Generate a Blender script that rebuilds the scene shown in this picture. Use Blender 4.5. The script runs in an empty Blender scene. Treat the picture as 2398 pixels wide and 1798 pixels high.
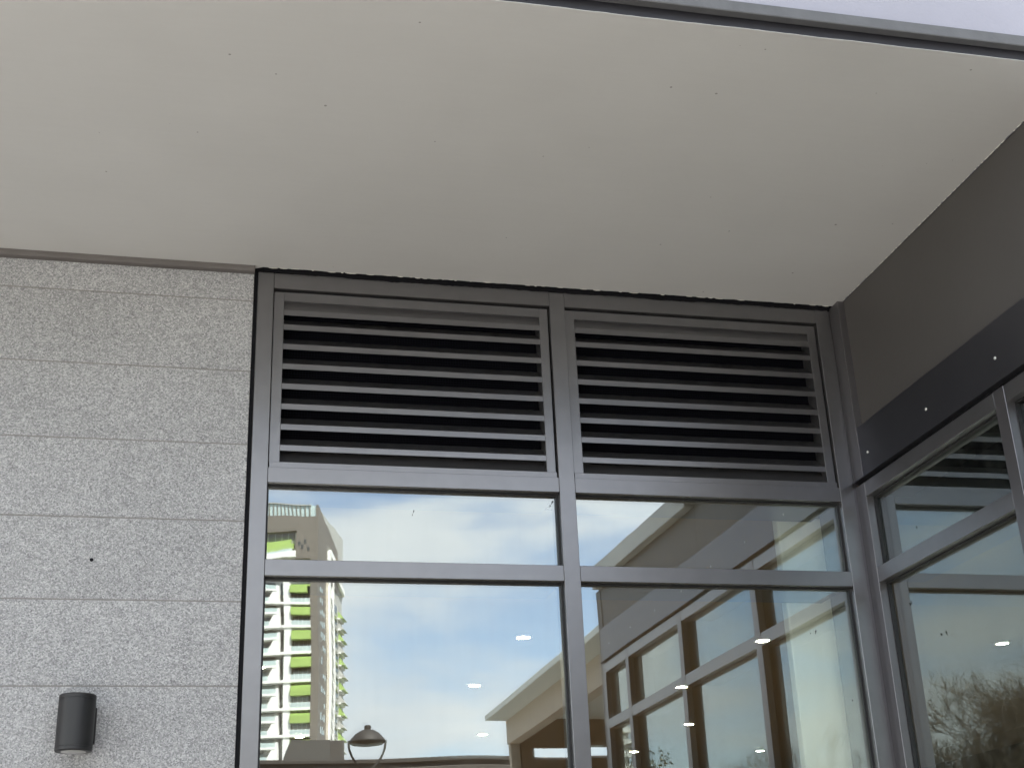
import bpy, bmesh, math, random
from mathutils import Vector, Matrix
random.seed(7)
SC = bpy.context.scene
COL = SC.collection

# ------------------------------------------------------------------ camera
D = 4.788            # camera distance to the window wall (plane y = 0)
EYE = 1.6
def cam_axes(yaw, pitch, roll):
    cy, sy, cp, sp, cr, sr = math.cos(yaw), math.sin(yaw), math.cos(pitch), math.sin(pitch), math.cos(roll), math.sin(roll)
    f = Vector((sy*cp, cy*cp, sp)); r = Vector((cy, -sy, 0)); u = r.cross(f)
    return cr*r + sr*u, -sr*r + cr*u, f
r_, u_, f_ = cam_axes(math.radians(13.71370), math.radians(22.72789), math.radians(-2.41544))
cam = bpy.data.cameras.new('camera'); camo = bpy.data.objects.new('camera', cam); COL.objects.link(camo)
M = Matrix(((r_.x, u_.x, -f_.x, 0), (r_.y, u_.y, -f_.y, -D), (r_.z, u_.z, -f_.z, EYE), (0, 0, 0, 1)))
camo.matrix_world = M
cam.sensor_width = 36; cam.sensor_fit = 'HORIZONTAL'; cam.lens = 36*3117.909/2398
cam.clip_start = 0.05; cam.clip_end = 3000
SC.camera = camo

# ------------------------------------------------------------------ sky, sun, exposure
SUN_EL, SUN_AZ = math.radians(57), math.radians(24)      # azimuth from +Y towards +X
sun_dir = Vector((math.sin(SUN_AZ)*math.cos(SUN_EL), math.cos(SUN_AZ)*math.cos(SUN_EL), math.sin(SUN_EL)))
sl = bpy.data.lights.new('sun', 'SUN'); sl.energy = 5.0; sl.angle = math.radians(0.53); sl.color = (1.0, 0.95, 0.88)
so = bpy.data.objects.new('sun', sl); COL.objects.link(so)
so.rotation_euler = (-sun_dir).to_track_quat('-Z', 'Y').to_euler(); so.location = (20, 30, 60)

W = bpy.data.worlds.new('World'); SC.world = W; W.use_nodes = True
nt = W.node_tree; nt.nodes.clear(); N = nt.nodes.new; L = nt.links.new
def math_node(op, a, b=None, clamp=False):
    n = N('ShaderNodeMath'); n.operation = op; n.use_clamp = clamp
    for i, v in enumerate((a, b)):
        if v is None: continue
        if isinstance(v, (int, float)): n.inputs[i].default_value = v
        else: L(v, n.inputs[i])
    return n.outputs[0]
wout = N('ShaderNodeOutputWorld'); bg = N('ShaderNodeBackground'); bg.inputs['Strength'].default_value = 0.10
sky = N('ShaderNodeTexSky'); sky.sky_type = 'NISHITA'; sky.sun_disc = False
sky.sun_elevation = SUN_EL; sky.sun_rotation = SUN_AZ; sky.air_density = 1.0; sky.dust_density = 0.6; sky.ozone_density = 1.5
tc = N('ShaderNodeTexCoord'); sx = N('ShaderNodeSeparateXYZ'); L(tc.outputs['Generated'], sx.inputs[0])
CLOUD_OFF = (27.5, 14.4, 5.60)
mp = N('ShaderNodeMapping'); mp.inputs['Location'].default_value = CLOUD_OFF; mp.inputs['Scale'].default_value = (2.6, 2.6, 7.0); L(tc.outputs['Generated'], mp.inputs[0])
n1 = N('ShaderNodeTexNoise'); n1.inputs['Scale'].default_value = 1.5; n1.inputs['Detail'].default_value = 8; n1.inputs['Roughness'].default_value = 0.52
n1.inputs['Distortion'].default_value = 0.3; L(mp.outputs[0], n1.inputs['Vector'])
n2 = N('ShaderNodeTexNoise'); n2.inputs['Scale'].default_value = 3.6; n2.inputs['Detail'].default_value = 6; L(mp.outputs[0], n2.inputs['Vector'])
cr = N('ShaderNodeMapRange'); cr.interpolation_type = 'SMOOTHSTEP'; L(n1.outputs[0], cr.inputs['Value'])
cr.inputs['From Min'].default_value = 0.35; cr.inputs['From Max'].default_value = 0.58; cr.inputs['To Min'].default_value = 0.16; cr.inputs['To Max'].default_value = 0.95
cc = N('ShaderNodeMixRGB'); cc.inputs[1].default_value = (4.2, 4.5, 4.9, 1); cc.inputs[2].default_value = (6.6, 6.65, 6.5, 1); L(n2.outputs[0], cc.inputs[0])
mx = N('ShaderNodeMixRGB'); L(cr.outputs[0], mx.inputs[0]); L(sky.outputs[0], mx.inputs[1]); L(cc.outputs[0], mx.inputs[2])
L(mx.outputs[0], bg.inputs['Color']); L(bg.outputs[0], wout.inputs['Surface'])

SC.view_settings.view_transform = 'Standard'; SC.view_settings.look = 'None'; SC.view_settings.gamma = 1.0
SC.view_settings.exposure = 2.25
SC.view_settings.use_curve_mapping = False
SC.render.engine = 'CYCLES'
SC.cycles.max_bounces = 14; SC.cycles.glossy_bounces = 8; SC.cycles.transparent_max_bounces = 24; SC.cycles.diffuse_bounces = 5
SC.cycles.sample_clamp_indirect = 6
SC.cycles.use_denoising = True

# ------------------------------------------------------------------ materials
def mat(name, col, rough=0.6, metal=0.0, spec=0.5, var=0.0, vscale=3.0, bump=0.0, bscale=60.0, detail=4):
    m = bpy.data.materials.new(name); m.use_nodes = True
    t = m.node_tree; b = t.nodes['Principled BSDF']
    b.inputs['Roughness'].default_value = rough; b.inputs['Metallic'].default_value = metal
    b.inputs['Specular IOR Level'].default_value = spec
    b.inputs['Base Color'].default_value = (*col, 1)
    tc = t.nodes.new('ShaderNodeTexCoord'); ge = t.nodes.new('ShaderNodeNewGeometry')
    if var:
        n = t.nodes.new('ShaderNodeTexNoise'); n.inputs['Scale'].default_value = vscale; n.inputs['Detail'].default_value = detail
        t.links.new(ge.outputs['Position'], n.inputs['Vector'])
        mixn = t.nodes.new('ShaderNodeMixRGB')
        mixn.inputs[1].default_value = (*[max(0, c*(1-var)) for c in col], 1); mixn.inputs[2].default_value = (*[c*(1+var) for c in col], 1)
        t.links.new(n.outputs[0], mixn.inputs[0]); t.links.new(mixn.outputs[0], b.inputs['Base Color'])
    if bump:
        n = t.nodes.new('ShaderNodeTexNoise'); n.inputs['Scale'].default_value = bscale; n.inputs['Detail'].default_value = 5
        t.links.new(ge.outputs['Position'], n.inputs['Vector'])
        bn = t.nodes.new('ShaderNodeBump'); bn.inputs['Strength'].default_value = bump; bn.inputs['Distance'].default_value = 0.01
        t.links.new(n.outputs[0], bn.inputs['Height']); t.links.new(bn.outputs[0], b.inputs['Normal'])
    return m
def nodes_of(m): return m.node_tree, m.node_tree.nodes, m.node_tree.links, m.node_tree.nodes['Principled BSDF']

def soffit_material():
    m = mat('soffit_paint', (0.55, 0.525, 0.475), rough=0.55, spec=0.3)
    t, n, l, b = nodes_of(m)
    ge = n.new('ShaderNodeNewGeometry')
    big = n.new('ShaderNodeTexNoise'); big.inputs['Scale'].default_value = 1.6; big.inputs['Detail'].default_value = 5; big.inputs['Roughness'].default_value = 0.6
    l.new(ge.outputs['Position'], big.inputs['Vector'])
    mp = n.new('ShaderNodeMapping'); mp.inputs['Scale'].default_value = (3, 40, 1); l.new(ge.outputs['Position'], mp.inputs[0])
    brush = n.new('ShaderNodeTexNoise'); brush.inputs['Scale'].default_value = 1.5; brush.inputs['Detail'].default_value = 4; l.new(mp.outputs[0], brush.inputs['Vector'])
    m1 = n.new('ShaderNodeMixRGB'); m1.inputs[1].default_value = (0.485, 0.480, 0.462, 1); m1.inputs[2].default_value = (0.565, 0.560, 0.542, 1); l.new(big.outputs[0], m1.inputs[0])
    m2 = n.new('ShaderNodeMixRGB'); m2.blend_type = 'MULTIPLY'; m2.inputs[0].default_value = 0.04; l.new(m1.outputs[0], m2.inputs[1]); l.new(brush.outputs[0], m2.inputs[2])
    # small dark specks
    vo = n.new('ShaderNodeTexVoronoi'); vo.inputs['Scale'].default_value = 13; vo.inputs['Randomness'].default_value = 1; l.new(ge.outputs['Position'], vo.inputs['Vector'])
    sz = n.new('ShaderNodeSeparateColor'); l.new(vo.outputs['Color'], sz.inputs[0])
    th = n.new('ShaderNodeMath'); th.operation = 'MULTIPLY_ADD'; l.new(sz.outputs[0], th.inputs[0]); th.inputs[1].default_value = 0.135; th.inputs[2].default_value = -0.072
    lt = n.new('ShaderNodeMath'); lt.operation = 'LESS_THAN'; l.new(vo.outputs['Distance'], lt.inputs[0]); l.new(th.outputs[0], lt.inputs[1])
    fa = n.new('ShaderNodeMath'); fa.operation = 'MULTIPLY'; l.new(lt.outputs[0], fa.inputs[0]); fa.inputs[1].default_value = 0.6
    m3 = n.new('ShaderNodeMixRGB'); l.new(fa.outputs[0], m3.inputs[0]); l.new(m2.outputs[0], m3.inputs[1]); m3.inputs[2].default_value = (0.07, 0.06, 0.05, 1)
    l.new(m3.outputs[0], b.inputs['Base Color'])
    tw = n.new('ShaderNodeTexNoise'); tw.inputs['Scale'].default_value = 7; tw.inputs['Detail'].default_value = 7; tw.inputs['Roughness'].default_value = 0.65; l.new(ge.outputs['Position'], tw.inputs['Vector'])
    ad = n.new('ShaderNodeMath'); ad.operation = 'MULTIPLY_ADD'; l.new(brush.outputs[0], ad.inputs[0]); ad.inputs[1].default_value = 0.35; l.new(tw.outputs[0], ad.inputs[2])
    bn = n.new('ShaderNodeBump'); bn.inputs['Strength'].default_value = 0.16; bn.inputs['Distance'].default_value = 0.006; l.new(ad.outputs[0], bn.inputs['Height']); l.new(bn.outputs[0], b.inputs['Normal'])
    return m

def granite_material():
    m = mat('granite', (0.4, 0.4, 0.4), rough=0.75, spec=0.35)
    t, n, l, b = nodes_of(m)
    ge = n.new('ShaderNodeNewGeometry'); oi = n.new('ShaderNodeObjectInfo')
    ofs = n.new('ShaderNodeVectorMath'); ofs.operation = 'ADD'; l.new(ge.outputs['Position'], ofs.inputs[0])
    cm = n.new('ShaderNodeCombineXYZ'); l.new(oi.outputs['Random'], cm.inputs[0]); l.new(oi.outputs['Random'], cm.inputs[1]); l.new(cm.outputs[0], ofs.inputs[1])
    v1 = n.new('ShaderNodeTexVoronoi'); v1.inputs['Scale'].default_value = 240; l.new(ofs.outputs[0], v1.inputs['Vector'])
    v2 = n.new('ShaderNodeTexVoronoi'); v2.inputs['Scale'].default_value = 150; l.new(ofs.outputs[0], v2.inputs['Vector'])
    s1 = n.new('ShaderNodeSeparateColor'); l.new(v1.outputs['Color'], s1.inputs[0])
    s2 = n.new('ShaderNodeSeparateColor'); l.new(v2.outputs['Color'], s2.inputs[0])
    rp = n.new('ShaderNodeValToRGB'); e = rp.color_ramp.elements
    e[0].position = 0.0; e[0].color = (0.14, 0.14, 0.145, 1); e[1].position = 1.0; e[1].color = (0.65, 0.65, 0.65, 1)
    a = rp.color_ramp.elements.new(0.16); a.color = (0.25, 0.25, 0.255, 1)
    a = rp.color_ramp.elements.new(0.45); a.color = (0.35, 0.35, 0.35, 1)
    a = rp.color_ramp.elements.new(0.75); a.color = (0.465, 0.465, 0.47, 1)
    l.new(s1.outputs[0], rp.inputs[0])
    rp2 = n.new('ShaderNodeValToRGB'); e = rp2.color_ramp.elements; e[0].color = (0.29, 0.295, 0.305, 1); e[1].color = (0.47, 0.47, 0.47, 1); l.new(s2.outputs[1], rp2.inputs[0])
    mx = n.new('ShaderNodeMixRGB'); mx.inputs[0].default_value = 0.3; l.new(rp.outputs[0], mx.inputs[1]); l.new(rp2.outputs[0], mx.inputs[2])
    big = n.new('ShaderNodeTexNoise'); big.inputs['Scale'].default_value = 2.2; big.inputs['Detail'].default_value = 6; l.new(ofs.outputs[0], big.inputs['Vector'])
    st = n.new('ShaderNodeMixRGB'); st.blend_type = 'MULTIPLY'; st.inputs[0].default_value = 0.2; l.new(mx.outputs[0], st.inputs[1])
    rg = n.new('ShaderNodeMapRange'); rg.inputs['From Min'].default_value = 0.3; rg.inputs['From Max'].default_value = 0.7; rg.inputs['To Min'].default_value = 0.62; rg.inputs['To Max'].default_value = 1.1; l.new(big.outputs[0], rg.inputs['Value'])
    l.new(rg.outputs[0], st.inputs[2])
    tone = n.new('ShaderNodeMapRange'); tone.inputs['To Min'].default_value = 0.915; tone.inputs['To Max'].default_value = 0.985; l.new(oi.outputs['Random'], tone.inputs['Value'])
    tm = n.new('ShaderNodeMixRGB'); tm.blend_type = 'MULTIPLY'; tm.inputs[0].default_value = 1.0; l.new(st.outputs[0], tm.inputs[1]); l.new(tone.outputs[0], tm.inputs[2]); l.new(tm.outputs[0], b.inputs['Base Color'])
    bn = n.new('ShaderNodeBump'); bn.inputs['Strength'].default_value = 0.6; bn.inputs['Distance'].default_value = 0.003
    l.new(v1.outputs['Distance'], bn.inputs['Height']); l.new(bn.outputs[0], b.inputs['Normal'])
    return m

def glass_material(name, refl, tint, trans, add=0.0):
    m = bpy.data.materials.new(name); m.use_nodes = True
    t = m.node_tree; n = t.nodes; l = t.links; n.clear()
    out = n.new('ShaderNodeOutputMaterial')
    tr = n.new('ShaderNodeBsdfTransparent'); tr.inputs[0].default_value = (*trans, 1)
    gl = n.new('ShaderNodeBsdfGlossy'); gl.inputs['Roughness'].default_value = 0.0; gl.inputs['Color'].default_value = (*tint, 1)
    fr = n.new('ShaderNodeLayerWeight'); fr.inputs['Blend'].default_value = 0.5
    mr = n.new('ShaderNodeMapRange'); mr.inputs['To Min'].default_value = refl; mr.inputs['To Max'].default_value = 0.95
    pw = n.new('ShaderNodeMath'); pw.operation = 'POWER'; pw.inputs[1].default_value = 3.2
    l.new(fr.outputs['Facing'], pw.inputs[0]); l.new(pw.outputs[0], mr.inputs['Value'])
    mx = n.new('ShaderNodeMixShader'); l.new(mr.outputs[0], mx.inputs[0]); l.new(tr.outputs[0], mx.inputs[1]); l.new(gl.outputs[0], mx.inputs[2])
    # thin dust film, streaky towards the top edge of each pane
    df = n.new('ShaderNodeBsdfDiffuse'); df.inputs['Color'].default_value = (0.55, 0.55, 0.5, 1)
    ge = n.new('ShaderNodeNewGeometry'); mp = n.new('ShaderNodeMapping'); mp.inputs['Scale'].default_value = (26, 26, 2.5); l.new(ge.outputs['Position'], mp.inputs[0])
    no = n.new('ShaderNodeTexNoise'); no.inputs['Scale'].default_value = 1.0; no.inputs['Detail'].default_value = 7; l.new(mp.outputs[0], no.inputs['Vector'])
    rr = n.new('ShaderNodeMapRange'); rr.inputs['From Min'].default_value = 0.45; rr.inputs['From Max'].default_value = 0.8; rr.inputs['To Min'].default_value = 0.004; rr.inputs['To Max'].default_value = 0.03 + add*0.6; l.new(no.outputs[0], rr.inputs['Value'])
    m2 = n.new('ShaderNodeMixShader'); l.new(rr.outputs[0], m2.inputs[0]); l.new(mx.outputs[0], m2.inputs[1]); l.new(df.outputs[0], m2.inputs[2])
    l.new(m2.outputs[0], out.inputs['Surface'])
    return m

def emit_material(name, col, s):
    m = bpy.data.materials.new(name); m.use_nodes = True
    n = m.node_tree.nodes; b = n['Principled BSDF']
    b.inputs['Emission Color'].default_value = (*col, 1); b.inputs['Emission Strength'].default_value = s; b.inputs['Base Color'].default_value = (0.8, 0.8, 0.8, 1)
    return m

def mesh_screen_material():
    m = mat('insect_mesh', (0.012, 0.013, 0.016), rough=0.8, spec=0.0)
    t, n, l, b = nodes_of(m)
    ge = n.new('ShaderNodeNewGeometry'); s = n.new('ShaderNodeSeparateXYZ'); l.new(ge.outputs['Position'], s.inputs[0])
    outs = []
    for k in (0, 2):
        a = n.new('ShaderNodeMath'); a.operation = 'MULTIPLY'; a.inputs[1].default_value = 1/0.011; l.new(s.outputs[k], a.inputs[0])
        f = n.new('ShaderNodeMath'); f.operation = 'FRACT'; l.new(a.outputs[0], f.inputs[0])
        g = n.new('ShaderNodeMath'); g.operation = 'LESS_THAN'; g.inputs[1].default_value = 0.25; l.new(f.outputs[0], g.inputs[0]); outs.append(g)
    mx = n.new('ShaderNodeMath'); mx.operation = 'MAXIMUM'; l.new(outs[0].outputs[0], mx.inputs[0]); l.new(outs[1].outputs[0], mx.inputs[1])
    c = n.new('ShaderNodeMixRGB'); l.new(mx.outputs[0], c.inputs[0]); c.inputs[1].default_value = (0.0012, 0.0012, 0.002, 1); c.inputs[2].default_value = (0.010, 0.0105, 0.014, 1)
    l.new(c.outputs[0], b.inputs['Base Color'])
    return m

SOFFIT = soffit_material(); GRANITE = granite_material(); MESHSCREEN = mesh_screen_material()
FRAME = mat('grey_powder_coat', (0.212, 0.207, 0.212), rough=0.31, metal=0.85, spec=0.5, var=0.10, vscale=14, bump=0.03, bscale=900)
FRAME2 = mat('grey_powder_coat_warm', (0.182, 0.174, 0.180), rough=0.33, metal=0.8, spec=0.5, var=0.06, vscale=9)
PANEL = mat('dark_wall_panel', (0.068, 0.063, 0.060), rough=0.5, spec=0.4, var=0.12, vscale=2.5, bump=0.05, bscale=40)
STRIP = mat('black_fascia_metal', (0.115, 0.115, 0.128), rough=0.38, metal=0.9, spec=0.5, var=0.10, vscale=5)
BLACK = mat('black_sealant', (0.005, 0.005, 0.007), rough=0.7, spec=0.2, bump=0.4, bscale=120)
GASKET = mat('black_gasket', (0.012, 0.012, 0.013), rough=0.5)
DARKMETAL = mat('dark_channel_metal', (0.035, 0.035, 0.042), rough=0.5, var=0.2, vscale=8)
LIPGREY = mat('grey_flashing', (0.085, 0.085, 0.088), rough=0.6, var=0.35, vscale=14, bump=0.15, bscale=60)
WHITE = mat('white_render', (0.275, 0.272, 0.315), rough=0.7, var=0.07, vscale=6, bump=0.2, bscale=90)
MORTAR = mat('grey_joint', (0.23, 0.22, 0.21), rough=0.85, var=0.25, vscale=20)
CAP = mat('render_bead', (0.125, 0.113, 0.107), rough=0.8, var=0.15, vscale=12, bump=0.25, bscale=50)
STEEL = mat('screw_steel', (0.75, 0.74, 0.70), rough=0.3, metal=0.9)
LAMPBLACK = mat('lamp_black', (0.012, 0.0115, 0.012), rough=0.45, spec=0.5, bump=0.04, bscale=700)
LAMPLENS = mat('lamp_lens', (0.55, 0.56, 0.56), rough=0.25, var=0.2, vscale=60)
COPING = mat('coping_metal', (0.42, 0.43, 0.41), rough=0.5, var=0.06)
IN_CEIL = mat('interior_ceiling_paint', (0.46, 0.36, 0.25), rough=0.8, var=0.05)
IN_WALL = mat('interior_wall_paint', (0.16, 0.125, 0.09), rough=0.8, var=0.1, vscale=1)
IN_WHITE = mat('interior_white_paint', (0.88, 0.86, 0.78), rough=0.7, var=0.03)
IN_FLOOR = mat('interior_floor', (0.36, 0.28, 0.20), rough=0.5, var=0.15)
DL_GLOW = emit_material('downlight_glow', (1.0, 0.90, 0.66), 130.0)
DL_TRIM = mat('downlight_trim', (0.85, 0.8, 0.72), rough=0.5)
GLASS = glass_material('coated_glass', 0.265, (0.93, 0.99, 0.98), (0.94, 0.97, 0.92))
GLASS_W = glass_material('tinted_side_glass', 0.20, (0.92, 0.99, 0.96), (0.45, 0.50, 0.47))
GLASS_IN = glass_material('inner_glass', 0.06, (0.95, 1.0, 0.98), (0.96, 0.98, 0.95), -0.045)
PAVE = mat('pavement_concrete', (0.465, 0.455, 0.44), rough=0.85, var=0.15, vscale=1.5, bump=0.2)
ASPHALT = mat('asphalt', (0.055, 0.055, 0.057), rough=0.9, var=0.25, vscale=3, bump=0.4)
EARTH = mat('ground_mixed', (0.13, 0.13, 0.10), rough=0.9, var=0.4, vscale=0.15)

# ------------------------------------------------------------------ builders
def link(name, me, parent=None):
    o = bpy.data.objects.new(name, me); COL.objects.link(o)
    if parent is not None: o.parent = parent
    return o
def thing(name, label, cat, loc=(0, 0, 0), rz=0.0, group=None):
    o = bpy.data.objects.new(name, None); COL.objects.link(o); o.empty_display_size = 0.1
    o.location = loc; o.rotation_euler = (0, 0, rz); o['label'] = label; o['category'] = cat
    if group: o['group'] = group
    return o
def tag(o, label, cat, group=None):
    o['label'] = label; o['category'] = cat
    if group: o['group'] = group
    return o
def structure(o): o['kind'] = 'structure'; return o
class MB:
    def __init__(s): s.bm = bmesh.new()
    def box(s, x0, x1, y0, y1, z0, z1, bev=0.0):
        b = bmesh.new()
        v = [b.verts.new((x, y, z)) for x in (x0, x1) for y in (y0, y1) for z in (z0, z1)]
        for q in ((0, 1, 3, 2), (4, 6, 7, 5), (0, 4, 5, 1), (2, 3, 7, 6), (0, 2, 6, 4), (1, 5, 7, 3)): b.faces.new([v[i] for i in q])
        if bev: bmesh.ops.bevel(b, geom=b.edges[:], offset=bev, segments=1, affect='EDGES', profile=0.5)
        s.merge(b); return s
    def merge(s, b):
        me = bpy.data.meshes.new('t'); b.to_mesh(me); b.free(); s.bm.from_mesh(me); bpy.data.meshes.remove(me)
    def prism(s, pts, axis, a, c):
        """pts: 2D polygon in the two axes other than `axis`, extruded from a to c"""
        def p3(p, t):
            return {'x': (t, p[0], p[1]), 'y': (p[0], t, p[1]), 'z': (p[0], p[1], t)}[axis]
        v0 = [s.bm.verts.new(p3(p, a)) for p in pts]; v1 = [s.bm.verts.new(p3(p, c)) for p in pts]
        s.bm.faces.new(v0); s.bm.faces.new(v1[::-1]); k = len(pts)
        for i in range(k): s.bm.faces.new([v0[i], v1[i], v1[(i+1) % k], v0[(i+1) % k]])
        return s
    def lathe(s, prof, c, seg=32, axis='z'):
        rings = []
        for (r, h) in prof:
            ring = []
            for i in range(seg):
                a = 2*math.pi*i/seg; q = (r*math.cos(a), r*math.sin(a))
                p = (q[0], q[1], h) if axis == 'z' else ((q[0], h, q[1]) if axis == 'y' else (h, q[0], q[1]))
                ring.append(s.bm.verts.new((c[0]+p[0], c[1]+p[1], c[2]+p[2])))
            rings.append(ring)
        for a, b in zip(rings, rings[1:]):
            for i in range(seg): s.bm.faces.new([a[i], a[(i+1) % seg], b[(i+1) % seg], b[i]])
        s.bm.faces.new(rings[0][::-1]); s.bm.faces.new(rings[-1])
        return s
    def tube(s, pts, r, seg=8):
        rings = []
        n = len(pts)
        for i, p in enumerate(pts):
            p = Vector(p); d = Vector(pts[min(i+1, n-1)]) - Vector(pts[max(i-1, 0)]); d.normalize()
            a = d.orthogonal().normalized(); b = d.cross(a)
            rr = r[i] if isinstance(r, (list, tuple)) else r
            rings.append([s.bm.verts.new(p + rr*(math.cos(2*math.pi*k/seg)*a + math.sin(2*math.pi*k/seg)*b)) for k in range(seg)])
        for a, b in zip(rings, rings[1:]):
            best = min(range(seg), key=lambda o: sum((a[i].co-b[(i+o) % seg].co).length for i in range(seg)))
            for i in range(seg): s.bm.faces.new([a[i], a[(i+1) % seg], b[(i+1+best) % seg], b[(i+best) % seg]])
        s.bm.faces.new(rings[0][::-1]); s.bm.faces.new(rings[-1]); return s
    def build(s, name, m, parent=None, smooth=False, off=(0, 0, 0)):
        bmesh.ops.recalc_face_normals(s.bm, faces=s.bm.faces[:])
        if off != (0, 0, 0): bmesh.ops.translate(s.bm, verts=s.bm.verts[:], vec=[-c for c in off])
        me = bpy.data.meshes.new(name); s.bm.to_mesh(me); s.bm.free(); me.materials.append(m)
        if smooth:
            me.polygons.foreach_set('use_smooth', [True]*len(me.polygons))
            if smooth != 'all': me.set_sharp_from_angle(angle=math.radians(35))
        return link(name, me, parent)
def part(name, m, parent, boxes, bev=0.0):
    """boxes in world metres; the parent's location is taken off"""
    b = MB()
    for q in boxes: b.box(*q, bev=bev)
    return b.build(name, m, parent, off=tuple(root_loc(parent)))
def root_loc(o):
    v = Vector((0, 0, 0))
    while o is not None: v += o.location; o = o.parent
    return v

# ------------------------------------------------------------------ measured grid (metres)
X1 = 2.615                                    # face of the side wing
XA, XB, XC, XD, XE, XF = 0.153, 0.215, 1.342, 1.406, 2.540, 2.600
Z_HT, Z_HB, Z1T, Z1B, Z2T, Z2B = 4.092, 4.025, 3.276, 3.216, 2.922, 2.861
Z_SILL = 0.30
SOF = 4.10
FD = 0.045                                    # glass set back from the frame face
GI = 0.07
CEIL = 3.5

# ------------------------------------------------------------------ ground
g = MB(); g.box(-900, 900, -900, 900, -0.6, -0.02); structure(g.build('ground', EARTH))
g = MB(); g.box(-26, 30, -10.5, -0.02, -0.4, 0.0); structure(g.build('pavement', PAVE))
g = MB(); g.box(-60, 60, -13.2, -10.6, -0.4, -0.012); structure(g.build('road', ASPHALT))
g = MB(); g.box(-26, 30, -10.6, -10.5, -0.4, 0.008); structure(g.build('kerb', MORTAR))

# ------------------------------------------------------------------ interior shell
g = MB(); g.box(-3.2, 9.4, -3.5, 12.0, -0.30, 0.02); structure(g.build('interior_floor', IN_FLOOR))
g = MB(); g.box(-3.2, 9.3, 0.28, 12.0, CEIL, CEIL+0.1); g.box(X1+0.15, 9.3, -3.5, 0.28, CEIL, CEIL+0.1); structure(g.build('interior_ceiling', IN_CEIL))
g = MB(); g.box(-3.4, 9.6, 12.0, 12.2, -0.3, 4.1); g.box(-3.4, -3.2, 0.15, 12.0, -0.3, 4.1); g.box(9.4, 9.6, -3.5, 12.0, -0.3, 4.1)
structure(g.build('interior_wall', IN_WALL))
g = MB(); g.box(X1+0.26, X1+0.34, -3.5, 0.30, 2.97, CEIL); structure(g.build('added_dark_baffle', DARKMETAL))  # added dark board, keeps the lit ceiling from showing through the upper side panes
o = part('interior_pier', IN_WHITE, None, [(2.392, 2.612, 0.32, 0.37, 0.02, CEIL)], bev=0.004)
tag(o, 'pale narrow pier standing behind the right glass at the inner corner', 'pier')

# ------------------------------------------------------------------ roof slab and canopy
cano = thing('canopy', 'flat cream painted canopy over the louvred window, white fascia above', 'canopy', (0, -0.9, SOF))
def soffit_mesh():
    bm = bmesh.new(); rnd = random.Random(3)
    def run(a, b, step, amp, jump=0.0):
        a = Vector(a); b = Vector(b); d = b-a; n = int(d.length/step); nrm = Vector((-d.y, d.x)).normalized(); out = []; drift = 0
        for i in range(n):
            drift = drift*0.82 + rnd.uniform(-amp, amp)*0.6
            j = (rnd.random() < 0.06)*rnd.uniform(-jump, jump)
            out.append(a + d*(i/n) + nrm*(drift + rnd.uniform(-amp, amp)*0.25 + j))
        return out
    yF = -1.768
    pts = [Vector((-7, yF))] + run((-6.9, yF), (0.2, yF), 0.06, 0.002) + run((0.2, yF+0.002), (X1+0.02, yF-0.004), 0.02, 0.0013) + run((X1+0.021, yF), (X1+0.021, -0.02), 0.012, 0.0028, 0.004) \
        + run((X1+0.01, -0.026), (0.16, -0.026), 0.010, 0.0016, 0.003) + run((0.14, -0.010), (-6.9, -0.010), 0.04, 0.002) + [Vector((-7, -0.01))]
    vb = [bm.verts.new((p.x, p.y, SOF + 0.0)) for p in pts]; vt = [bm.verts.new((p.x, p.y, SOF+0.0014)) for p in pts]
    f = bm.faces.new(vb); k = len(pts)
    for i in range(k): bm.faces.new([vb[i], vb[(i+1) % k], vt[(i+1) % k], vt[i]])
    bm.faces.new(vt[::-1])
    bmesh.ops.triangulate(bm, faces=[x for x in bm.faces if len(x.verts) > 4])
    return bm
b = MB(); b.bm.free(); b.bm = soffit_mesh(); b.build('soffit', SOFFIT, cano, off=(0, -0.9, SOF))
PAINTEDGE = mat('cream_paint_edge', (0.80, 0.78, 0.70), rough=0.5)
rp = random.Random(8); b = MB(); x = 0.17
while x < X1-0.02:
    w = rp.uniform(0.006, 0.05)
    if rp.random() < 0.6:
        hh = rp.uniform(0.0006, 0.0028); y = -0.0265+rp.uniform(-0.003, 0.002)
        b.prism([(x, SOF+0.001), (x+w, SOF+0.001), (x+w*0.8, SOF-hh*0.6), (x+w*0.45, SOF-hh), (x+w*0.15, SOF-hh*0.4)], 'y', y, y+0.002)
    x += w+rp.uniform(0, 0.03)
y = -0.03
while y > -1.75:
    w = rp.uniform(0.006, 0.04)
    if rp.random() < 0.75:
        hh = rp.uniform(0.0008, 0.003)
        b.prism([(y, SOF+0.001), (y-w, SOF+0.001), (y-w*0.8, SOF-hh*0.6), (y-w*0.4, SOF-hh), (y-w*0.1, SOF-hh*0.4)], 'x', X1+0.0185, X1+0.0205)
    y -= w+rp.uniform(0, 0.012)
b.build('paint_edge', PAINTEDGE, cano, off=(0, -0.9, SOF))['kind'] = 'stuff'
part('shadow_gap_channel', DARKMETAL, cano, [(-7, X1+0.6, -1.757, -1.70, SOF+0.0016, SOF+0.05)])
b = MB(); b.prism([(-1.772, SOF+0.036), (-1.797, SOF+0.036), (-1.799, SOF+0.039), (-1.799, SOF+0.074), (-1.772, SOF+0.074)], 'x', -7, X1+0.6); b.build('drip_flashing', LIPGREY, cano, off=(0, -0.9, SOF))
part('fascia', WHITE, cano, [(-7, X1+0.6, -1.785, -1.60, SOF+0.068, 4.55)], bev=0.004)
part('canopy_slab', WHITE, cano, [(-7, X1+0.6, -1.60, 0.10, SOF+0.034, 4.50)])
roof = part('roof_slab', WHITE, None, [(-7, 9.9, 0.10, 12.4, 4.14, 4.55)]); tag(roof, 'flat roof slab behind the canopy of the building', 'roof')

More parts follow.
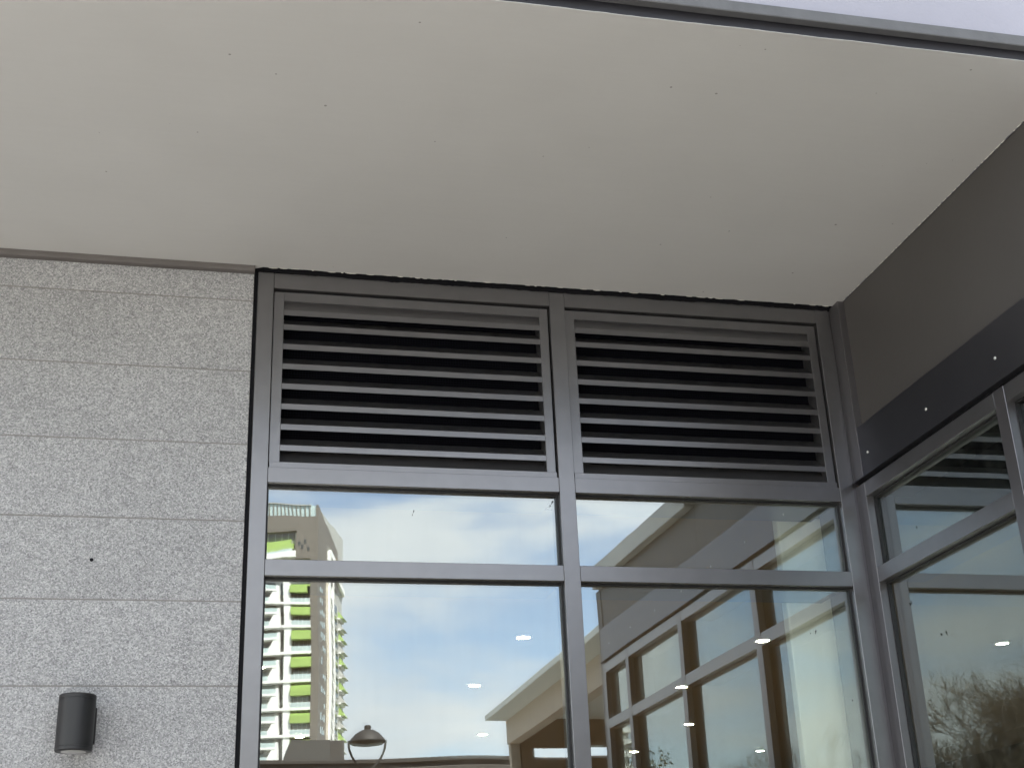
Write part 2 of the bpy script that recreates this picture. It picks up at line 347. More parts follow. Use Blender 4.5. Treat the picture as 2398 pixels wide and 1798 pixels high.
# ------------------------------------------------------------------ stone wall
sw = thing('stone_wall', 'wall of grey speckled granite courses left of the window', 'wall', (-1.0, 0.0, 0.0))
courses = [2.463, 2.763, 3.063, 3.362, 3.661, 3.961]
zs = [2.463-0.2997*k for k in range(8, 0, -1)] + courses
cols = [0.137-1.2*k for k in range(0, 6)]
zlist = [(zs[i], zs[i+1]) for i in range(len(zs)-1)] + [(zs[-1], SOF-0.012)]
zlist = [(0.01, zs[0])] + zlist
JW = 0.0025
for (za, zb) in zlist:
    for k in range(len(cols)-1):
        b = MB(); b.box(cols[k+1]+JW, cols[k]-(JW if k else 0), 0.0+random.uniform(-0.0008, 0.0008), 0.03, za+JW, zb-JW, bev=0.0015)
        b.build('stone_panel', GRANITE, sw, off=(-1.0, 0, 0))
part('joint_backing', MORTAR, sw, [(cols[-1], 0.1365, 0.0022, 0.16, 0.0, SOF+0.03)])
b = MB(); b.prism([(-0.030, SOF-0.022), (-0.035, SOF-0.016), (-0.036, SOF+0.0), (-0.030, SOF+0.02), (-0.0012, SOF+0.02), (-0.0012, SOF-0.022)], 'x', cols[-1], 0.1375); b.build('render_bead', CAP, sw, off=(-1.0, 0, 0))
b = MB(); b.lathe([(0.0065, -0.0015), (0.0065, 0.004)], (-0.388, 0, 2.905), 16, 'y'); b.build('drill_hole', BLACK, sw, off=(-1.0, 0, 0))
part('edge_seal', BLACK, sw, [(0.138, 0.1525, 0.012, 0.16, 0.0, SOF+0.02)])

# ------------------------------------------------------------------ glazing helpers
def wavy_grid(w, h, seed, amp, nx=36, ny=36):
    rnd = random.Random(seed)
    ws = [(rnd.uniform(0.45, 1.0), rnd.uniform(0, 6.28), rnd.uniform(0, math.pi), rnd.uniform(0.4, 1)) for _ in range(5)]
    bm = bmesh.new(); vs = []
    for j in range(ny+1):
        row = []
        for i in range(nx+1):
            x, z = w*i/nx, h*j/ny; d = 0
            for (lam, ph, th, a) in ws: d += a*amp*lam*math.sin(2*math.pi*(x*math.cos(th)+z*math.sin(th))/lam + ph)
            ed = min(x, w-x, z, h-z); d += amp*2.2*math.exp(-ed/0.10)
            row.append(bm.verts.new((x, d, z)))
        vs.append(row)
    for j in range(ny):
        for i in range(nx): bm.faces.new([vs[j][i], vs[j][i+1], vs[j+1][i+1], vs[j+1][i]])
    return bm
def pane(parent, x0, x1, z0, z1, seed, wing=False, amp=0.00011):
    """wing: x0,x1 are y coordinates on the side wall"""
    w, h = x1-x0, z1-z0
    for nm, m, dep, tilt in (('pane', GLASS_W if wing else GLASS, 0.0, 0.0), ('inner_pane', GLASS_IN, 0.018, 0.0011)):
        bm = wavy_grid(w, h, seed+(50 if dep else 0), amp)
        me = bpy.data.meshes.new(nm); bm.to_mesh(me); bm.free(); me.materials.append(m)
        me.polygons.foreach_set('use_smooth', [True]*len(me.polygons))
        if nm == 'pane': o = link(nm, me, parent); top = o
        else: o = link(nm, me, top)
        if nm == 'pane':
            base = root_loc(parent)
            if wing:
                o.location = Vector((X1+FD, x1, z0)) - base; o.rotation_euler = (0, 0, -math.pi/2)
            else: o.location = Vector((x0, FD, z0)) - base
        else:
            o.location = (0, dep, 0); o.rotation_euler = (tilt*0.6, 0, tilt)

# ------------------------------------------------------------------ window wall (plane y = 0)
ww = thing('window_wall', 'grey framed window wall with two louvre panels above mirror glass', 'window', (1.38, 0.0, 0.0))
IN = 0.22                                     # frame reaches this far into the room
G = 0.0006
def member(name, parent, boxes, m=FRAME): return part(name, m, parent, boxes, bev=0.0012)
member('jamb', ww, [(XA, XB, 0, FD+0.01, 0.0, Z_HT), (XA+0.003, XB-0.003, FD+0.01, IN, 0.0, Z1T)])
member('jamb', ww, [(XE, XF, 0, FD+0.01, 0.0, Z_HT), (XE+0.003, XF-0.003, FD+0.01, IN, 0.0, Z1T)])
member('mullion', ww, [(XC, XD, -0.001, FD+0.01, 0.0, Z_HT-0.004), (XC+0.004, XD-0.004, FD+0.01, 0.14, 0.0, Z1T)])
for (xa, xb) in ((XB, XC), (XD, XE)):
    xa += G; xb -= G
    member('head', ww, [(xa, xb, 0.0006, FD+0.01, Z_HB, Z_HT)])
    member('transom', ww, [(xa, xb, 0.0005, FD+0.01, Z1B, Z1T), (xa, xb, FD+0.01, 0.30, Z1B+0.003, Z1T)])
    member('transom', ww, [(xa, xb, 0.0005, FD+0.01, Z2B, Z2T), (xa, xb, FD+0.01, 0.30, Z2B+0.003, Z2T-0.01)])
    member('sill', ww, [(xa, xb, 0.0005, 0.2, 0.04, Z_SILL)])
    for (za, zb) in ((Z1T+0.0, Z_HB),):
        pass
# black gaskets round each pane
def gasket(parent, x0, x1, z0, z1, wing=False):
    t = 0.007; d0, d1 = FD-0.012, FD+0.004
    bx = [(x0, x1, z1-t, z1), (x0, x1, z0, z0+t), (x0, x0+t, z0+t, z1-t), (x1-t, x1, z0+t, z1-t)]
    if wing: part('gasket', GASKET, parent, [(X1+d0, X1+d1, a, b_, c, d) for (a, b_, c, d) in bx])
    else: part('gasket', GASKET, parent, [(a, b_, d0, d1, c, d) for (a, b_, c, d) in bx])
sd = 11
for (xa, xb) in ((XB, XC), (XD, XE)):
    for (za, zb) in ((Z2T, Z1B), (Z_SILL, Z2B)):
        gasket(ww, xa+G, xb-G, za+G, zb-G); pane(ww, xa+0.002, xb-0.002, za+0.002, zb-0.002, sd); sd += 1
# sealant in the gap over the head
b = MB(); b.box(XA, X1+0.02, 0.004, 0.05, Z_HT-0.004, SOF+0.03); b.build('head_seal', BLACK, ww, off=(1.38, 0, 0))
def ragged(x0, x1, ztop, zmid, seed):
    rnd = random.Random(seed); bm = bmesh.new(); n = int((x1-x0)/0.008); d = 0; rows = []
    for i in range(n+1):
        d = d*0.9 + rnd.uniform(-0.0012, 0.0012); x = x0+(x1-x0)*i/n
        step = 0.003*math.sin(x*5.3)*math.sin(x*2.1+1)
        rows.append([bm.verts.new((x, y, z)) for (y, z) in ((-0.0035, ztop), (-0.0035, zmid+d+step), (0.001, zmid+d+step))])
    for a, c in zip(rows, rows[1:]):
        for k in (0, 1): bm.faces.new([a[k], c[k], c[k+1], a[k+1]])
    return bm
b = MB(); b.bm.free(); b.bm = ragged(XA-0.01, XF+0.01, SOF+0.02, Z_HT-0.003, 5); b.build('sealant_bead', BLACK, ww, off=(1.38, 0, 0))

# louvre panels
LIPS = [3.939-0.0*0, 3.876, 3.792, 3.708, 3.624, 3.540, 3.456, 3.371]
def louvre(x0, x1):
    p = part('louvre_panel', FRAME, ww, [], 0) if False else None
    b = MB(); c = 0.014                                        # face of the sub-frame
    ST = 0.043
    b.box(x0+0.003, x0+ST, c, c+0.075, Z1T+0.026, Z_HB-0.009, bev=0.001); b.box(x1-ST, x1-0.007, c, c+0.075, Z1T+0.026, Z_HB-0.009, bev=0.001)
    b.box(x0+ST, x1-ST, c+0.001, c+0.07, 3.978, Z_HB-0.009)
    b.box(x0+0.004, x1-0.004, c-0.004, c+0.075, Z1T+0.001, Z1T+0.0255, bev=0.001)
    lp = b.build('louvre_panel', FRAME, ww, off=tuple(ww.location))
    for i, zt in enumerate(LIPS):
        zb = zt-0.0225; y0 = c+0.0015; t = 0.002; dz = 0.045; dy = 0.055
        if i == 0: dz, dy = 0.039, 0.016                         # blank top blade, leaning back to the head rail
        pts = [(y0, zb), (y0, zt), (y0+dy, zt+dz), (y0+dy+0.001, zt+dz-t), (y0+t, zt-t), (y0+t, zb)]
        s = MB(); s.prism(pts, 'x', x0+ST+0.0004, x1-ST-0.0004); s.build('slat', FRAME, lp, off=tuple(ww.location))
    s = MB(); s.prism([(c+0.010, Z1T+0.026), (c+0.050, Z1T+0.088), (c+0.074, Z1T+0.088), (c+0.074, Z1T+0.026)], 'x', x0+ST+0.0004, x1-ST-0.0004); s.build('drip_tray', FRAME, lp, off=tuple(ww.location))
    s = MB(); s.box(x0+0.005, x1-0.005, c+0.076, c+0.080, Z1T+0.002, Z_HB+0.03); s.build('mesh_screen', MESHSCREEN, lp, off=tuple(ww.location))
louvre(XB, XC); louvre(XD, XE)
part('plenum_back', BLACK, ww, [(XA, X1+0.1, 0.24, 0.27, Z1T-0.05, SOF+0.03)])
# corner trims between jamb and side wall
part('corner_trim', FRAME, ww, [(XF+0.0006, X1+0.012, 0.006, 0.05, Z1T+0.012, SOF-0.006)], bev=0.001)
part('corner_trim', FRAME2, ww, [(XF+0.0006, X1+0.02, 0.006, 0.06, 0.0, Z1T+0.010)], bev=0.001)

# ------------------------------------------------------------------ side wing (plane x = X1)
YE = -3.66
wg = thing('side_wing_wall', 'dark panelled side wall meeting the canopy right of the louvres', 'wall', (X1, -1.8, 0.0))
part('upper_panel', PANEL, wg, [(X1+0.025, X1+0.15, -1.80, 0.02, 3.46, SOF+0.0)])
part('upper_panel', PANEL, wg, [(X1+0.025, X1+0.15, YE, -1.803, 3.46, 3.802)])
st = part('fascia_strip', STRIP, wg, [(X1-0.002, X1+0.06, YE+0.004, -0.078, 3.300, 3.513)], bev=0.001)
b = MB(); b.box(X1-0.006, X1+0.05, -0.0795, 0.004, 3.298, SOF-0.002, bev=0.0008); b.build('corner_angle', FRAME2, wg, off=tuple(wg.location))
b = MB(); b.prism([(X1-0.016, 3.292), (X1-0.016, 3.2965), (X1+0.05, 3.2990), (X1+0.05, 3.292)], 'y', YE, 0.012); b.build('shelf_flashing', STRIP, wg, off=tuple(wg.location))
part('shadow_joint', BLACK, wg, [(X1+0.012, X1+0.05, YE+0.01, 0.0, 3.279, 3.2925)])
for k in range(8):
    b = MB(); y = -0.141-0.475*k
    b.lathe([(0.0065, 0.0), (0.0062, -0.002), (0.0035, -0.004)], (X1-0.0025, y, 3.384), 12, 'x'); b.build('screw', STEEL, st, True, off=tuple(wg.location))
b = MB(); b.box(X1-0.03, X1+0.3, YE-0.02, -1.81, 3.802, 3.925, bev=0.004); b.build('coping', COPING, wg, off=tuple(wg.location))
part('end_wall', PANEL, wg, [(X1+0.02, 9.6, YE-0.1, YE, 0.0, 3.80)])
part('wing_roof', WHITE, wg, [(X1+0.15, 9.8, YE, 0.10, 3.62, 3.86)])

wgw = thing('side_window', 'grey framed side window in the wing, reflecting louvres and tree', 'window', (X1, -1.8, 0.0))
mull = [(-1.100, -1.036), (-2.160, -2.098), (-3.150, -3.088)]
member('jamb', wgw, [(X1, X1+FD+0.01, -0.070, 0.0045, 0.0, 3.278)], FRAME2)
member('jamb', wgw, [(X1, X1+FD+0.01, YE+0.004, YE+0.066, 0.0, 3.278), (X1+FD+0.01, X1+0.2, YE+0.006, YE+0.064, 0, 3.27)], FRAME2)
for (a, c) in mull: member('mullion', wgw, [(X1-0.001, X1+FD+0.01, a, c, 0.0, 3.278), (X1+FD+0.01, X1+0.16, a+0.004, c-0.004, 0, 3.27)], FRAME2)
edges = [-0.070] + [v for (a, c) in mull for v in (c, a)] + [YE+0.066]
for i in range(0, len(edges), 2):
    yb, ya = edges[i]-G, edges[i+1]+G
    member('head', wgw, [(X1+0.0005, X1+FD+0.01, ya, yb, 3.219, 3.2775), (X1+FD+0.01, X1+0.2, ya, yb, 3.222, 3.277)], FRAME)
    member('transom', wgw, [(X1+0.0005, X1+FD+0.01, ya, yb, Z2B, Z2T), (X1+FD+0.01, X1+0.2, ya, yb, Z2B+0.003, Z2T-0.003)], FRAME)
    member('sill', wgw, [(X1+0.0005, X1+0.2, ya, yb, 0.04, Z_SILL)], FRAME)
    for (za, zb) in ((Z2T, 3.219), (Z_SILL, Z2B)):
        gasket(wgw, ya, yb, za+G, zb-G, True); pane(wgw, ya+0.002, yb-0.002, za+0.002, zb-0.002, sd, True); sd += 1

# ------------------------------------------------------------------ downlights in the room
def downlight(x, y, label):
    t = thing('downlight', label, 'downlight', (x, y, CEIL), 0, 'round downlights in the room ceiling')
    b = MB(); b.lathe([(0.064, 0.0), (0.064, -0.005), (0.050, -0.007), (0.041, -0.002)], (0, 0, 0), 28); b.build('trim', DL_TRIM, t, True)
    b = MB(); b.lathe([(0.0405, -0.0025), (0.039, -0.005)], (0, 0, 0), 28); b.build('lens', DL_GLOW, t, True)
DLS = [(2.13, 3.915, 'lit downlight highest in the left glass, seen against blue sky'),
       (2.15, 5.70, 'lit downlight left of the canopy roof, middle of three in left glass'),
       (2.754, 8.337, 'lit downlight just over the pointed canopy roof tip in left glass'),
       (0.981, 8.404, 'lit downlight low on the tower by the dark rooftop box'),
       (3.877, 3.948, 'biggest warm downlight in the right glass beside a brown mullion'),
       (3.91, 5.749, 'warm downlight near the middle of the right glass'),
       (4.695, 7.761, 'warm downlight under the middle one in the right glass'),
       (4.751, 9.698, 'warm downlight lowest left in the right glass by the small tree'),
       (6.258, 9.728, 'pale downlight low in the right glass by the faint far tower'),
       (5.748, 7.014, 'faint downlight over the pale pier in the right glass'),
       (5.781, 3.968, 'warm downlight in the side wing glass above the tree'),
       (0.42, 4.994, 'lit downlight cut by the left window jamb, over the tower')]
for q in DLS: downlight(*q)

# ------------------------------------------------------------------ wall lamp
wl = thing('wall_lamp', 'black cylinder wall lamp fixed to the granite wall', 'lamp', (-0.387, 0.0, 2.325))
b = MB(); R = 0.060; b.lathe([(R-0.003, -0.092), (R, -0.089), (R, -0.0785), (R-0.0015, -0.0782), (R-0.0015, -0.0770), (R, -0.0767), (R, 0.0767), (R-0.0015, 0.0770), (R-0.0015, 0.0782), (R, 0.0785), (R, 0.089), (R-0.003, 0.092)], (0, -0.088, 0), 56)
b.build('body', LAMPBLACK, wl, True)
b = MB(); b.lathe([(0.040, -0.0935), (0.040, -0.0915)], (0, -0.088, 0), 40); b.build('lens', LAMPLENS, wl, True)
b = MB(); b.lathe([(0.040, 0.0915), (0.040, 0.0935)], (0, -0.088, 0), 40); b.build('lens', LAMPLENS, wl, True)
b = MB(); b.box(-0.055, 0.060, -0.030, -0.001, -0.058, 0.062, bev=0.003); b.build('mounting_plate', LAMPBLACK, wl)

# ------------------------------------------------------------------ neighbouring pavilion with thin roof (seen mirrored)
BROWNCLAD = mat('brown_cladding', (0.16, 0.105, 0.065), rough=0.7, var=0.15, vscale=3)
TANBAND = mat('tan_fascia', (0.36, 0.31, 0.25), rough=0.6, var=0.06)
PALEROOF = mat('pale_roof_lining', (0.55, 0.58, 0.54), rough=0.5, var=0.05)
pv = thing('pavilion', 'open brown pavilion with thin pale overhanging roof, mirrored in the glass', 'building', (4.4, -6.0, 0.0))
part('roof', PALEROOF, pv, [(2.80, 6.6, -8.34, -3.80, 3.645, 3.70)], bev=0.004)
part('beam', TANBAND, pv, [(3.02, 3.14, -8.33, -3.80, 3.405, 3.644)], bev=0.003)
part('post', TANBAND, pv, [(3.03, 3.13, -8.32, -8.22, 0.0, 3.404)], bev=0.003)
part('post', TANBAND, pv, [(3.03, 3.13, -3.95, -3.85, 0.0, 3.404)], bev=0.003)
part('back_wall', BROWNCLAD, pv, [(6.2, 6.4, -8.2, -3.80, 0.0, 3.644)])
ew = part('end_wall', BROWNCLAD, pv, [(3.145, 6.2, -8.32, -8.22, 0.0, 3.255), (3.145, 3.29, -8.32, -8.22, 3.255, 3.375), (4.05, 6.2, -8.32, -8.22, 3.255, 3.375), (3.145, 6.2, -8.32, -8.22, 3.375, 3.644)])

# ------------------------------------------------------------------ low building across the road (seen mirrored)
LOWWALL = mat('dark_low_wall', (0.028, 0.024, 0.021), rough=0.7, var=0.15, vscale=1)
LOWRAIL = mat('taupe_rail', (0.05, 0.042, 0.036), rough=0.6, var=0.1)
BOXGREY = mat('plant_box_grey', (0.05, 0.048, 0.045), rough=0.6, var=0.08)
BOXDARK = mat('plant_box_dark', (0.045, 0.04, 0.036), rough=0.6, var=0.08)
lb = thing('low_building', 'dark flat-roofed low building with rail across the bottom of the reflection', 'building', (9.0, -18.0, 0.0))
part('wall', LOWWALL, lb, [(0.2, 18.0, -24.0, -16.0, -0.02, 4.20)])
part('parapet', LOWWALL, lb, [(0.1, 18.1, -24.1, -15.95, 4.20, 4.27)], bev=0.01)
part('rail', LOWRAIL, lb, [(0.1, 18.1, -15.95, -15.88, 3.98, 4.12)], bev=0.01)
part('rail', LOWRAIL, lb, [(0.1, 18.1, -15.95, -15.88, 3.55, 3.72)], bev=0.01)
for k in range(7):
    wnd = part('window', mat('dark_shop_glass', (0.03, 0.035, 0.04), rough=0.1), lb, [(0.8+k*2.5, 2.6+k*2.5, -15.99, -15.93, 0.4, 2.9)])
pb = thing('rooftop_box', 'dark grey rooftop plant box with sloping left end on the low building', 'plant box', (1.8, -16.4, 4.27))
b = MB(); b.prism([(1.28-1.8, 0.0), (1.39-1.8, 0.31), (2.0-1.8, 0.31), (2.0-1.8, 0.0)], 'y', -0.8, 0.42); b.build('body', BOXGREY, pb)
b = MB(); b.box(0.202, 0.42, -0.8, 0.36, 0.0, 0.31, bev=0.006); b.build('side_bay', BOXDARK, pb)

# ------------------------------------------------------------------ street lamp (seen mirrored)
LAMPBODY = mat('lamp_bronze', (0.014, 0.012, 0.011), rough=0.55, metal=0.0)
sp = thing('street_lamp', 'dark bronze street lamp with domed hood on a curved yoke', 'street lamp', (2.325, -14.0, -0.02))
b = MB(); b.lathe([(0.03, 4.505), (0.045, 4.50), (0.05, 4.47), (0.045, 4.445), (0.09, 4.435), (0.17, 4.39), (0.235, 4.32), (0.262, 4.285), (0.262, 4.27), (0.22, 4.24), (0.12, 4.225), (0.02, 4.222)], (0, 0, 0), 36); b.build('hood', LAMPBODY, sp, True)
for s in (-1, 1):
    pts = [(s*0.262, 0, 4.30), (s*0.262, 0, 4.25), (s*0.25, 0, 4.17), (s*0.215, 0, 4.08), (s*0.15, 0, 3.98), (s*0.075, 0, 3.91), (s*0.02, 0, 3.88)]
    b = MB(); b.tube(pts, 0.016, 8); b.build('yoke_arm', LAMPBODY, sp, True)
b = MB(); b.lathe([(0.11, 0.0), (0.11, 0.25), (0.07, 0.4), (0.055, 0.6), (0.045, 3.8), (0.06, 3.84), (0.03, 3.92)], (0, 0, 0), 20); b.build('pole', LAMPBODY, sp, True)

# ------------------------------------------------------------------ apartment tower (seen mirrored)
T_WHITE = mat('tower_white', (0.80, 0.80, 0.78), rough=0.7, var=0.05, vscale=0.3)
T_BROWN = mat('tower_brown', (0.15, 0.135, 0.12), rough=0.6, var=0.12, vscale=0.4)
T_GREEN = mat('tower_green', (0.33, 0.46, 0.13), rough=0.5, var=0.1, vscale=0.6)
T_BEIGE = mat('tower_beige', (0.62, 0.55, 0.45), rough=0.7)
T_GLASS = mat('tower_dark_glass', (0.04, 0.05, 0.055), rough=0.08, spec=0.8)
T_PALEGL = mat('tower_pale_glass', (0.45, 0.55, 0.55), rough=0.08, spec=0.8)
T_GREY = mat('tower_grey_clad', (0.42, 0.42, 0.40), rough=0.6, var=0.08, vscale=0.4)
TA = math.radians(15.5)
KT = 1.3406
tcx, tcy = 20.2*KT, 4.88-234.88*KT
tw = thing('apartment_tower', 'tall white apartment tower with green balcony boxes and brown corner, mirrored in the glass', 'tower', (tcx, tcy, -0.02), TA)
def tpart(name, m, bx, parent=tw, bev=0):
    b = MB()
    for q in bx: b.box(*q, bev=bev)
    return b.build(name, m, parent)
WT, LT = 24.0, 36.0
tpart('wall', T_GREY, [(-WT, -0.3, -LT, -2.2, 0, 88.0)])
tpart('corner_tower', T_BROWN, [(-1.75, 0.0, -11.0, 0.0, 0, 88.0)])
tpart('crown_core', T_GREY, [(-WT, -0.15, -LT-0.5, -1.2, 88.0, 103.6)])
b = MB(); b.prism([(0.0, 88.0), (0.0, 104.0), (-0.6, 104.0), (-28.0, 97.2), (-28.0, 88.0)], 'x', -0.5, 0.02); b.build('crown_side', T_BROWN, tw)
tpart('crown_front', T_BROWN, [(-WT, -0.52, -1.2, -0.05, 96.6, 100.8), (-5.6, -0.52, -1.2, -0.02, 88.0, 96.6)])
gs = tpart('glass_screen', T_PALEGL, [(-WT, -0.52, -0.5, -0.3, 100.8, 103.9)])
for k in range(20): tpart('fin', T_BROWN, [(-WT+1.15*k, -WT+1.15*k+0.22, -0.3, 0.0, 100.8, 104.0)], gs)
tpart('coping', T_GREY, [(-WT, -1.75, -0.6, 0.1, 103.9, 104.15)], gs)
for k in range(9): tpart('window', T_GLASS, [(-WT+2*k+0.1, -WT+2*k+1.8, -1.18, -1.08, 94.0, 96.4)])
for k in range(4): tpart('window', T_GLASS, [(-4.9+k*0.75, -4.3+k*0.75, -0.03, 0.03, 91.0+rtop, 92.2+rtop)]) if (rtop := (0.9, 0, 1.4, -0.8)[k]) is not None else None
tpart('balcony_box', T_GREEN, [(-WT, -6.9, -1.0, 0.25, 92.4, 94.0), (-WT, -6.0, -1.0, 0.6, 91.0, 92.6)])
tpart('slab', T_WHITE, [(-WT, -5.4, -2.0, 0.8, 88.4, 90.3)])
rail = tpart('balustrade', T_PALEGL, [(-WT, -6.2, 0.70, 0.76, 90.3, 91.0)])
UH = 6.1; Z0 = 82.2
rt = random.Random(2)
for k in range(14):
    zc = Z0-UH*k
    if zc < 5: break
    tpart('slab', T_WHITE, [(-WT, -1.76, -2.2, 0.35, zc-4.15, zc-3.55)])
    gb = tpart('balcony_box', T_GREEN, [(-6.6, -1.78 if k else -2.4, -0.9, 0.75, zc-0.95, zc+0.75), (-6.5, -1.78, -0.9, 0.35, zc+0.75, zc+1.25)])
    tpart('recess', T_GLASS, [(-6.7, -1.77, -2.21, -1.9, zc-3.5, zc+1.9)])
    tpart('balustrade', T_PALEGL, [(-6.6, -1.8, 0.25, 0.31, zc-3.55, zc-2.45)])
    for j in range(6): tpart('balustrade_post', T_WHITE, [(-6.6+0.95*j, -6.52+0.95*j, 0.22, 0.34, zc-3.55, zc-2.35)])
    for j in range(4): tpart('mullion', T_GREY, [(-6.3+1.1*j, -6.18+1.1*j, -1.9, -1.8, zc-3.5, zc-0.9)])
    tpart('pier', T_WHITE, [(-8.5, -6.7, -2.2, 0.1, zc-3.55, zc+1.95)])
    tpart('slot_window', T_GLASS, [(-9.6, -8.6, -2.21, -2.05, zc-3.5, zc+1.9)])
    b = MB(); b.prism([(-13.2, zc-3.55), (-9.7, zc-3.55), (-9.7, zc+0.9), (-10.3, zc+0.9)], 'y', -1.4, 0.2); b.build('raking_fin', T_WHITE, tw)
    tpart('recess', T_GLASS, [(-WT+0.3, -10.4, -2.21, -1.95, zc-3.5, zc-1.2), (-WT+0.3, -11.2, -2.21, -1.95, zc-0.2, zc+1.9)])
    tpart('balcony', T_WHITE, [(-WT, -10.3, -2.0, 0.3, zc-0.75, zc-0.25)])
    tpart('balustrade', T_PALEGL, [(-WT, -10.4, 0.2, 0.26, zc-0.25, zc+0.75)])
    tpart('balustrade', T_PALEGL, [(-WT, -12.6, 0.25, 0.31, zc-3.55, zc-2.55)])
    # small windows of the brown corner on the side face
    for j in range(3):
        for q in range(2):
            if rt.random() < 0.8: tpart('small_window', T_PALEGL, [(0.0, 0.06, -8.6+2.1*j, -8.6+2.1*j+0.95, zc-3.0+3*q+rt.uniform(0, 0.5), zc-1.9+3*q+rt.uniform(0, 0.9))])
    # side face: hoods alternating white and green
    for q in range(2):
        z = zc-3.4+3.05*q
        tpart('side_window', T_GLASS, [(-0.3, -0.22, -19.0, -15.6, z, z+2.1), (-0.3, -0.22, -28.0, -21.3, z, z+2.1)])
        b = MB(); b.prism([(-17.4, z+2.4), (-20.1, z+2.4), (-20.1, z-0.3)], 'x', -0.3, 0.25); b.build('raking_fin', T_WHITE, tw)
        b = MB(); b.prism([(-0.3, z+1.5), (-0.3, z-0.6), (1.25, z-0.6)], 'y', -35.4, -30.0); b.build('hood', T_GREEN if q else T_GREY, tw)
        tpart('slab', T_WHITE, [(-0.3, 0.3, -36.0, -29.3, z-0.95, z-0.62)])
tpart('edge_strip', T_BEIGE, [(-0.4, 0.12, -13.6, -11.0, 0, 87.5)])
tpart('edge_strip', T_WHITE, [(-0.4, 0.5, -15.2, -13.6, 0, 93.0)])
tpart('edge_strip', T_WHITE, [(-0.4, 0.35, -21.0, -20.4, 0, 90.0)])
b = MB(); b.prism([(-13.0, 88.0), (-13.0, 93.6), (-15.4, 94.6), (-35.5, 90.2), (-35.5, 88.6), (-15.4, 92.6), (-15.4, 88.0)], 'x', -0.1, 0.6); b.build('frame_band', T_WHITE, tw)

# far slim tower on the left behind the viewer, seen after two mirror bounces
ft = thing('far_tower', 'faint pale slim tower low in the right glass', 'tower', (-86.0, -300.0, -0.02), 0.4)
b = MB(); b.box(-5, 5, -5, 5, 0, 48); b.build('core', T_GREY, ft)
for k in range(15):
    b = MB(); b.box(-6, 6, -6, 6, 3.1*k+2.6, 3.1*k+3.9); b.build('slab', T_WHITE, ft)

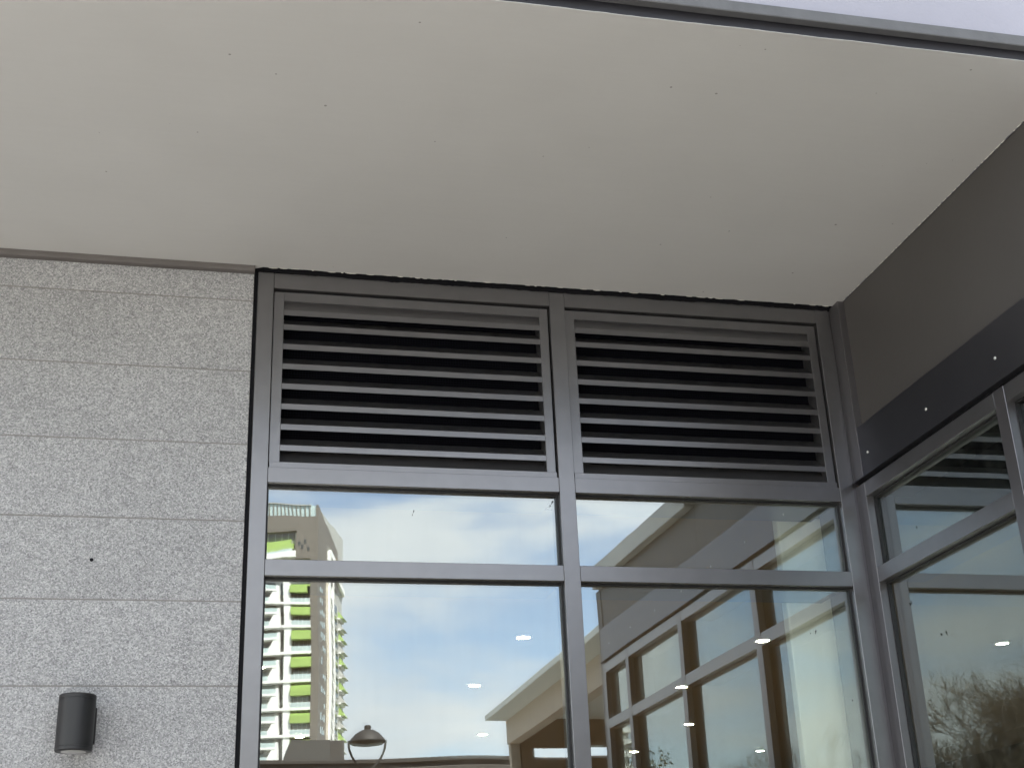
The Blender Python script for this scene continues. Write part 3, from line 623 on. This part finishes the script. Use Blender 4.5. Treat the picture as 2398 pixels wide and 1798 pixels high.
# ------------------------------------------------------------------ trees (seen after two mirror bounces)
BARK = mat('bark', (0.11, 0.085, 0.06), rough=0.9, var=0.3, vscale=8)
LEAF = mat('new_leaves', (0.15, 0.13, 0.045), rough=0.7, var=0.4, vscale=4)
LEAF2 = mat('olive_leaves', (0.085, 0.10, 0.03), rough=0.7, var=0.4, vscale=4)
def tree(x, y, h, spread, seed, label, depth=6, leaves=5000, leaf=LEAF, lsize=0.05):
    rnd = random.Random(seed)
    t = thing('tree', label, 'tree', (x, y, -0.02), 0, 'bare spring trees behind the viewer')
    verts, faces, tips = [], [], []
    def seg(p, q, r0, r1, n):
        d = (q-p).normalized(); a = d.orthogonal().normalized(); c = d.cross(a); base = len(verts)
        for (o, r) in ((p, r0), (q, r1)):
            for k in range(n): verts.append(o + r*(math.cos(6.2832*k/n)*a + math.sin(6.2832*k/n)*c))
        for k in range(n): faces.append((base+k, base+(k+1) % n, base+n+(k+1) % n, base+n+k))
    def grow(p, d, ln, r, lev):
        n = 8 if lev > 4 else (5 if lev > 2 else 3)
        steps = 4 if lev > 2 else 3
        for i in range(steps):
            q = p + d*(ln/steps); r2 = max(r*0.88, 0.0028)
            seg(p, q, r, r2, n); p, r = q, r2
            d = (d + Vector((rnd.uniform(-1, 1), rnd.uniform(-1, 1), rnd.uniform(-0.45, 0.75)))*0.22).normalized()
            if lev <= 2: tips.append(p.copy())
            if lev < depth and lev > 0 and i < steps-1 and rnd.random() < 0.75:
                sd_ = (d + Vector((rnd.uniform(-1, 1), rnd.uniform(-1, 1), rnd.uniform(-0.3, 0.6)))*0.95).normalized()
                grow(p, sd_, ln*rnd.uniform(0.5, 0.75), max(r*0.55, 0.0034), lev-1)
        if lev > 0:
            for k in range(3 if lev > 2 else 2):
                nd = (d + Vector((rnd.uniform(-1, 1)*spread, rnd.uniform(-1, 1)*spread, rnd.uniform(-0.35, 0.5)))*0.85).normalized()
                grow(p, nd, ln*rnd.uniform(0.62, 0.82), max(r*0.68, 0.004), lev-1)
    grow(Vector((0, 0, 0)), Vector((0, 0, 1)), h*0.30, h*0.022, depth)
    zmax = max(v.z for v in verts); k = h/zmax
    verts = [v*k for v in verts]; tips = [v*k for v in tips]
    me = bpy.data.meshes.new('trunk'); me.from_pydata([tuple(v) for v in verts], [], faces); me.materials.append(BARK); link('trunk', me, t)
    lv, lf = [], []
    for _ in range(leaves):
        c = rnd.choice(tips) + Vector((rnd.gauss(0, 0.06), rnd.gauss(0, 0.06), rnd.gauss(0, 0.06)))
        a = Vector((rnd.uniform(-1, 1), rnd.uniform(-1, 1), rnd.uniform(-1, 1))).normalized()*lsize*rnd.uniform(0.5, 1.2); b_ = a.orthogonal().normalized()*a.length*0.55
        i = len(lv); lv += [tuple(c-a), tuple(c+b_), tuple(c+a), tuple(c-b_)]; lf.append((i, i+1, i+2, i+3))
    me = bpy.data.meshes.new('crown'); me.from_pydata(lv, [], lf); me.materials.append(leaf); link('crown', me, t)
tree(-9.4, -18.5, 6.15, 1.25, 21, 'big bare tree with sparse new leaves mirrored in the side wing glass', 7, 9000, LEAF, 0.022)
tree(-3.1, -21.3, 5.35, 0.9, 5, 'small leafy tree low at the left of the right glass', 5, 14000, LEAF2, 0.04)
tree(-6.6, -19.5, 5.5, 1.1, 9, 'pale thin tree low over the pale pier in the right glass', 6, 4000, LEAF, 0.022)
tree(-13.2, -17.5, 8.6, 1.2, 33, 'tall bare tree whose twigs show at the top right of the side glass', 7, 4000, LEAF, 0.022)
print('TRIS', sum(len(o.data.polygons) for o in bpy.data.objects if o.type == 'MESH'))

# ------------------------------------------------------------------ small dark smudges on the glass
SMUDGE = mat('glass_smudge', (0.02, 0.02, 0.018), rough=0.8)
def smudge(parent, u, v, seed, wing=False, k=1.0):
    rnd = random.Random(seed); n = 9; b = MB(); pts = []
    tilt = rnd.uniform(0.5, 1.1)
    for i in range(n):
        a = 6.2832*i/n; r = rnd.uniform(0.0015, 0.0065)*k
        pts.append((u + r*math.cos(a)*0.55 + r*math.sin(a)*tilt*0.6, v + r*math.sin(a)*1.5))
    if wing: b.prism(pts, 'x', X1+FD-0.0016, X1+FD-0.0006)
    else: b.prism(pts, 'y', FD-0.0016, FD-0.0006)
    b.build('smudge', SMUDGE, parent, off=tuple(parent.location))
for i, (u, v, k) in enumerate(((1.322, 3.187, 1.3), (1.312, 3.172, 0.8), (0.771, 3.132, 1.0), (0.767, 3.120, 0.6), (2.372, 2.685, 1.0), (2.350, 2.680, 0.6), (2.491, 2.418, 0.9))): smudge(ww, u, v, i+1, False, k)
for i, (u, v, k) in enumerate(((-0.205, 2.742, 1.2), (-0.215, 2.746, 0.8), (-0.391, 2.583, 1.0), (-0.425, 2.585, 0.6), (-0.338, 3.008, 0.8))): smudge(wgw, u, v, i+21, True, k)
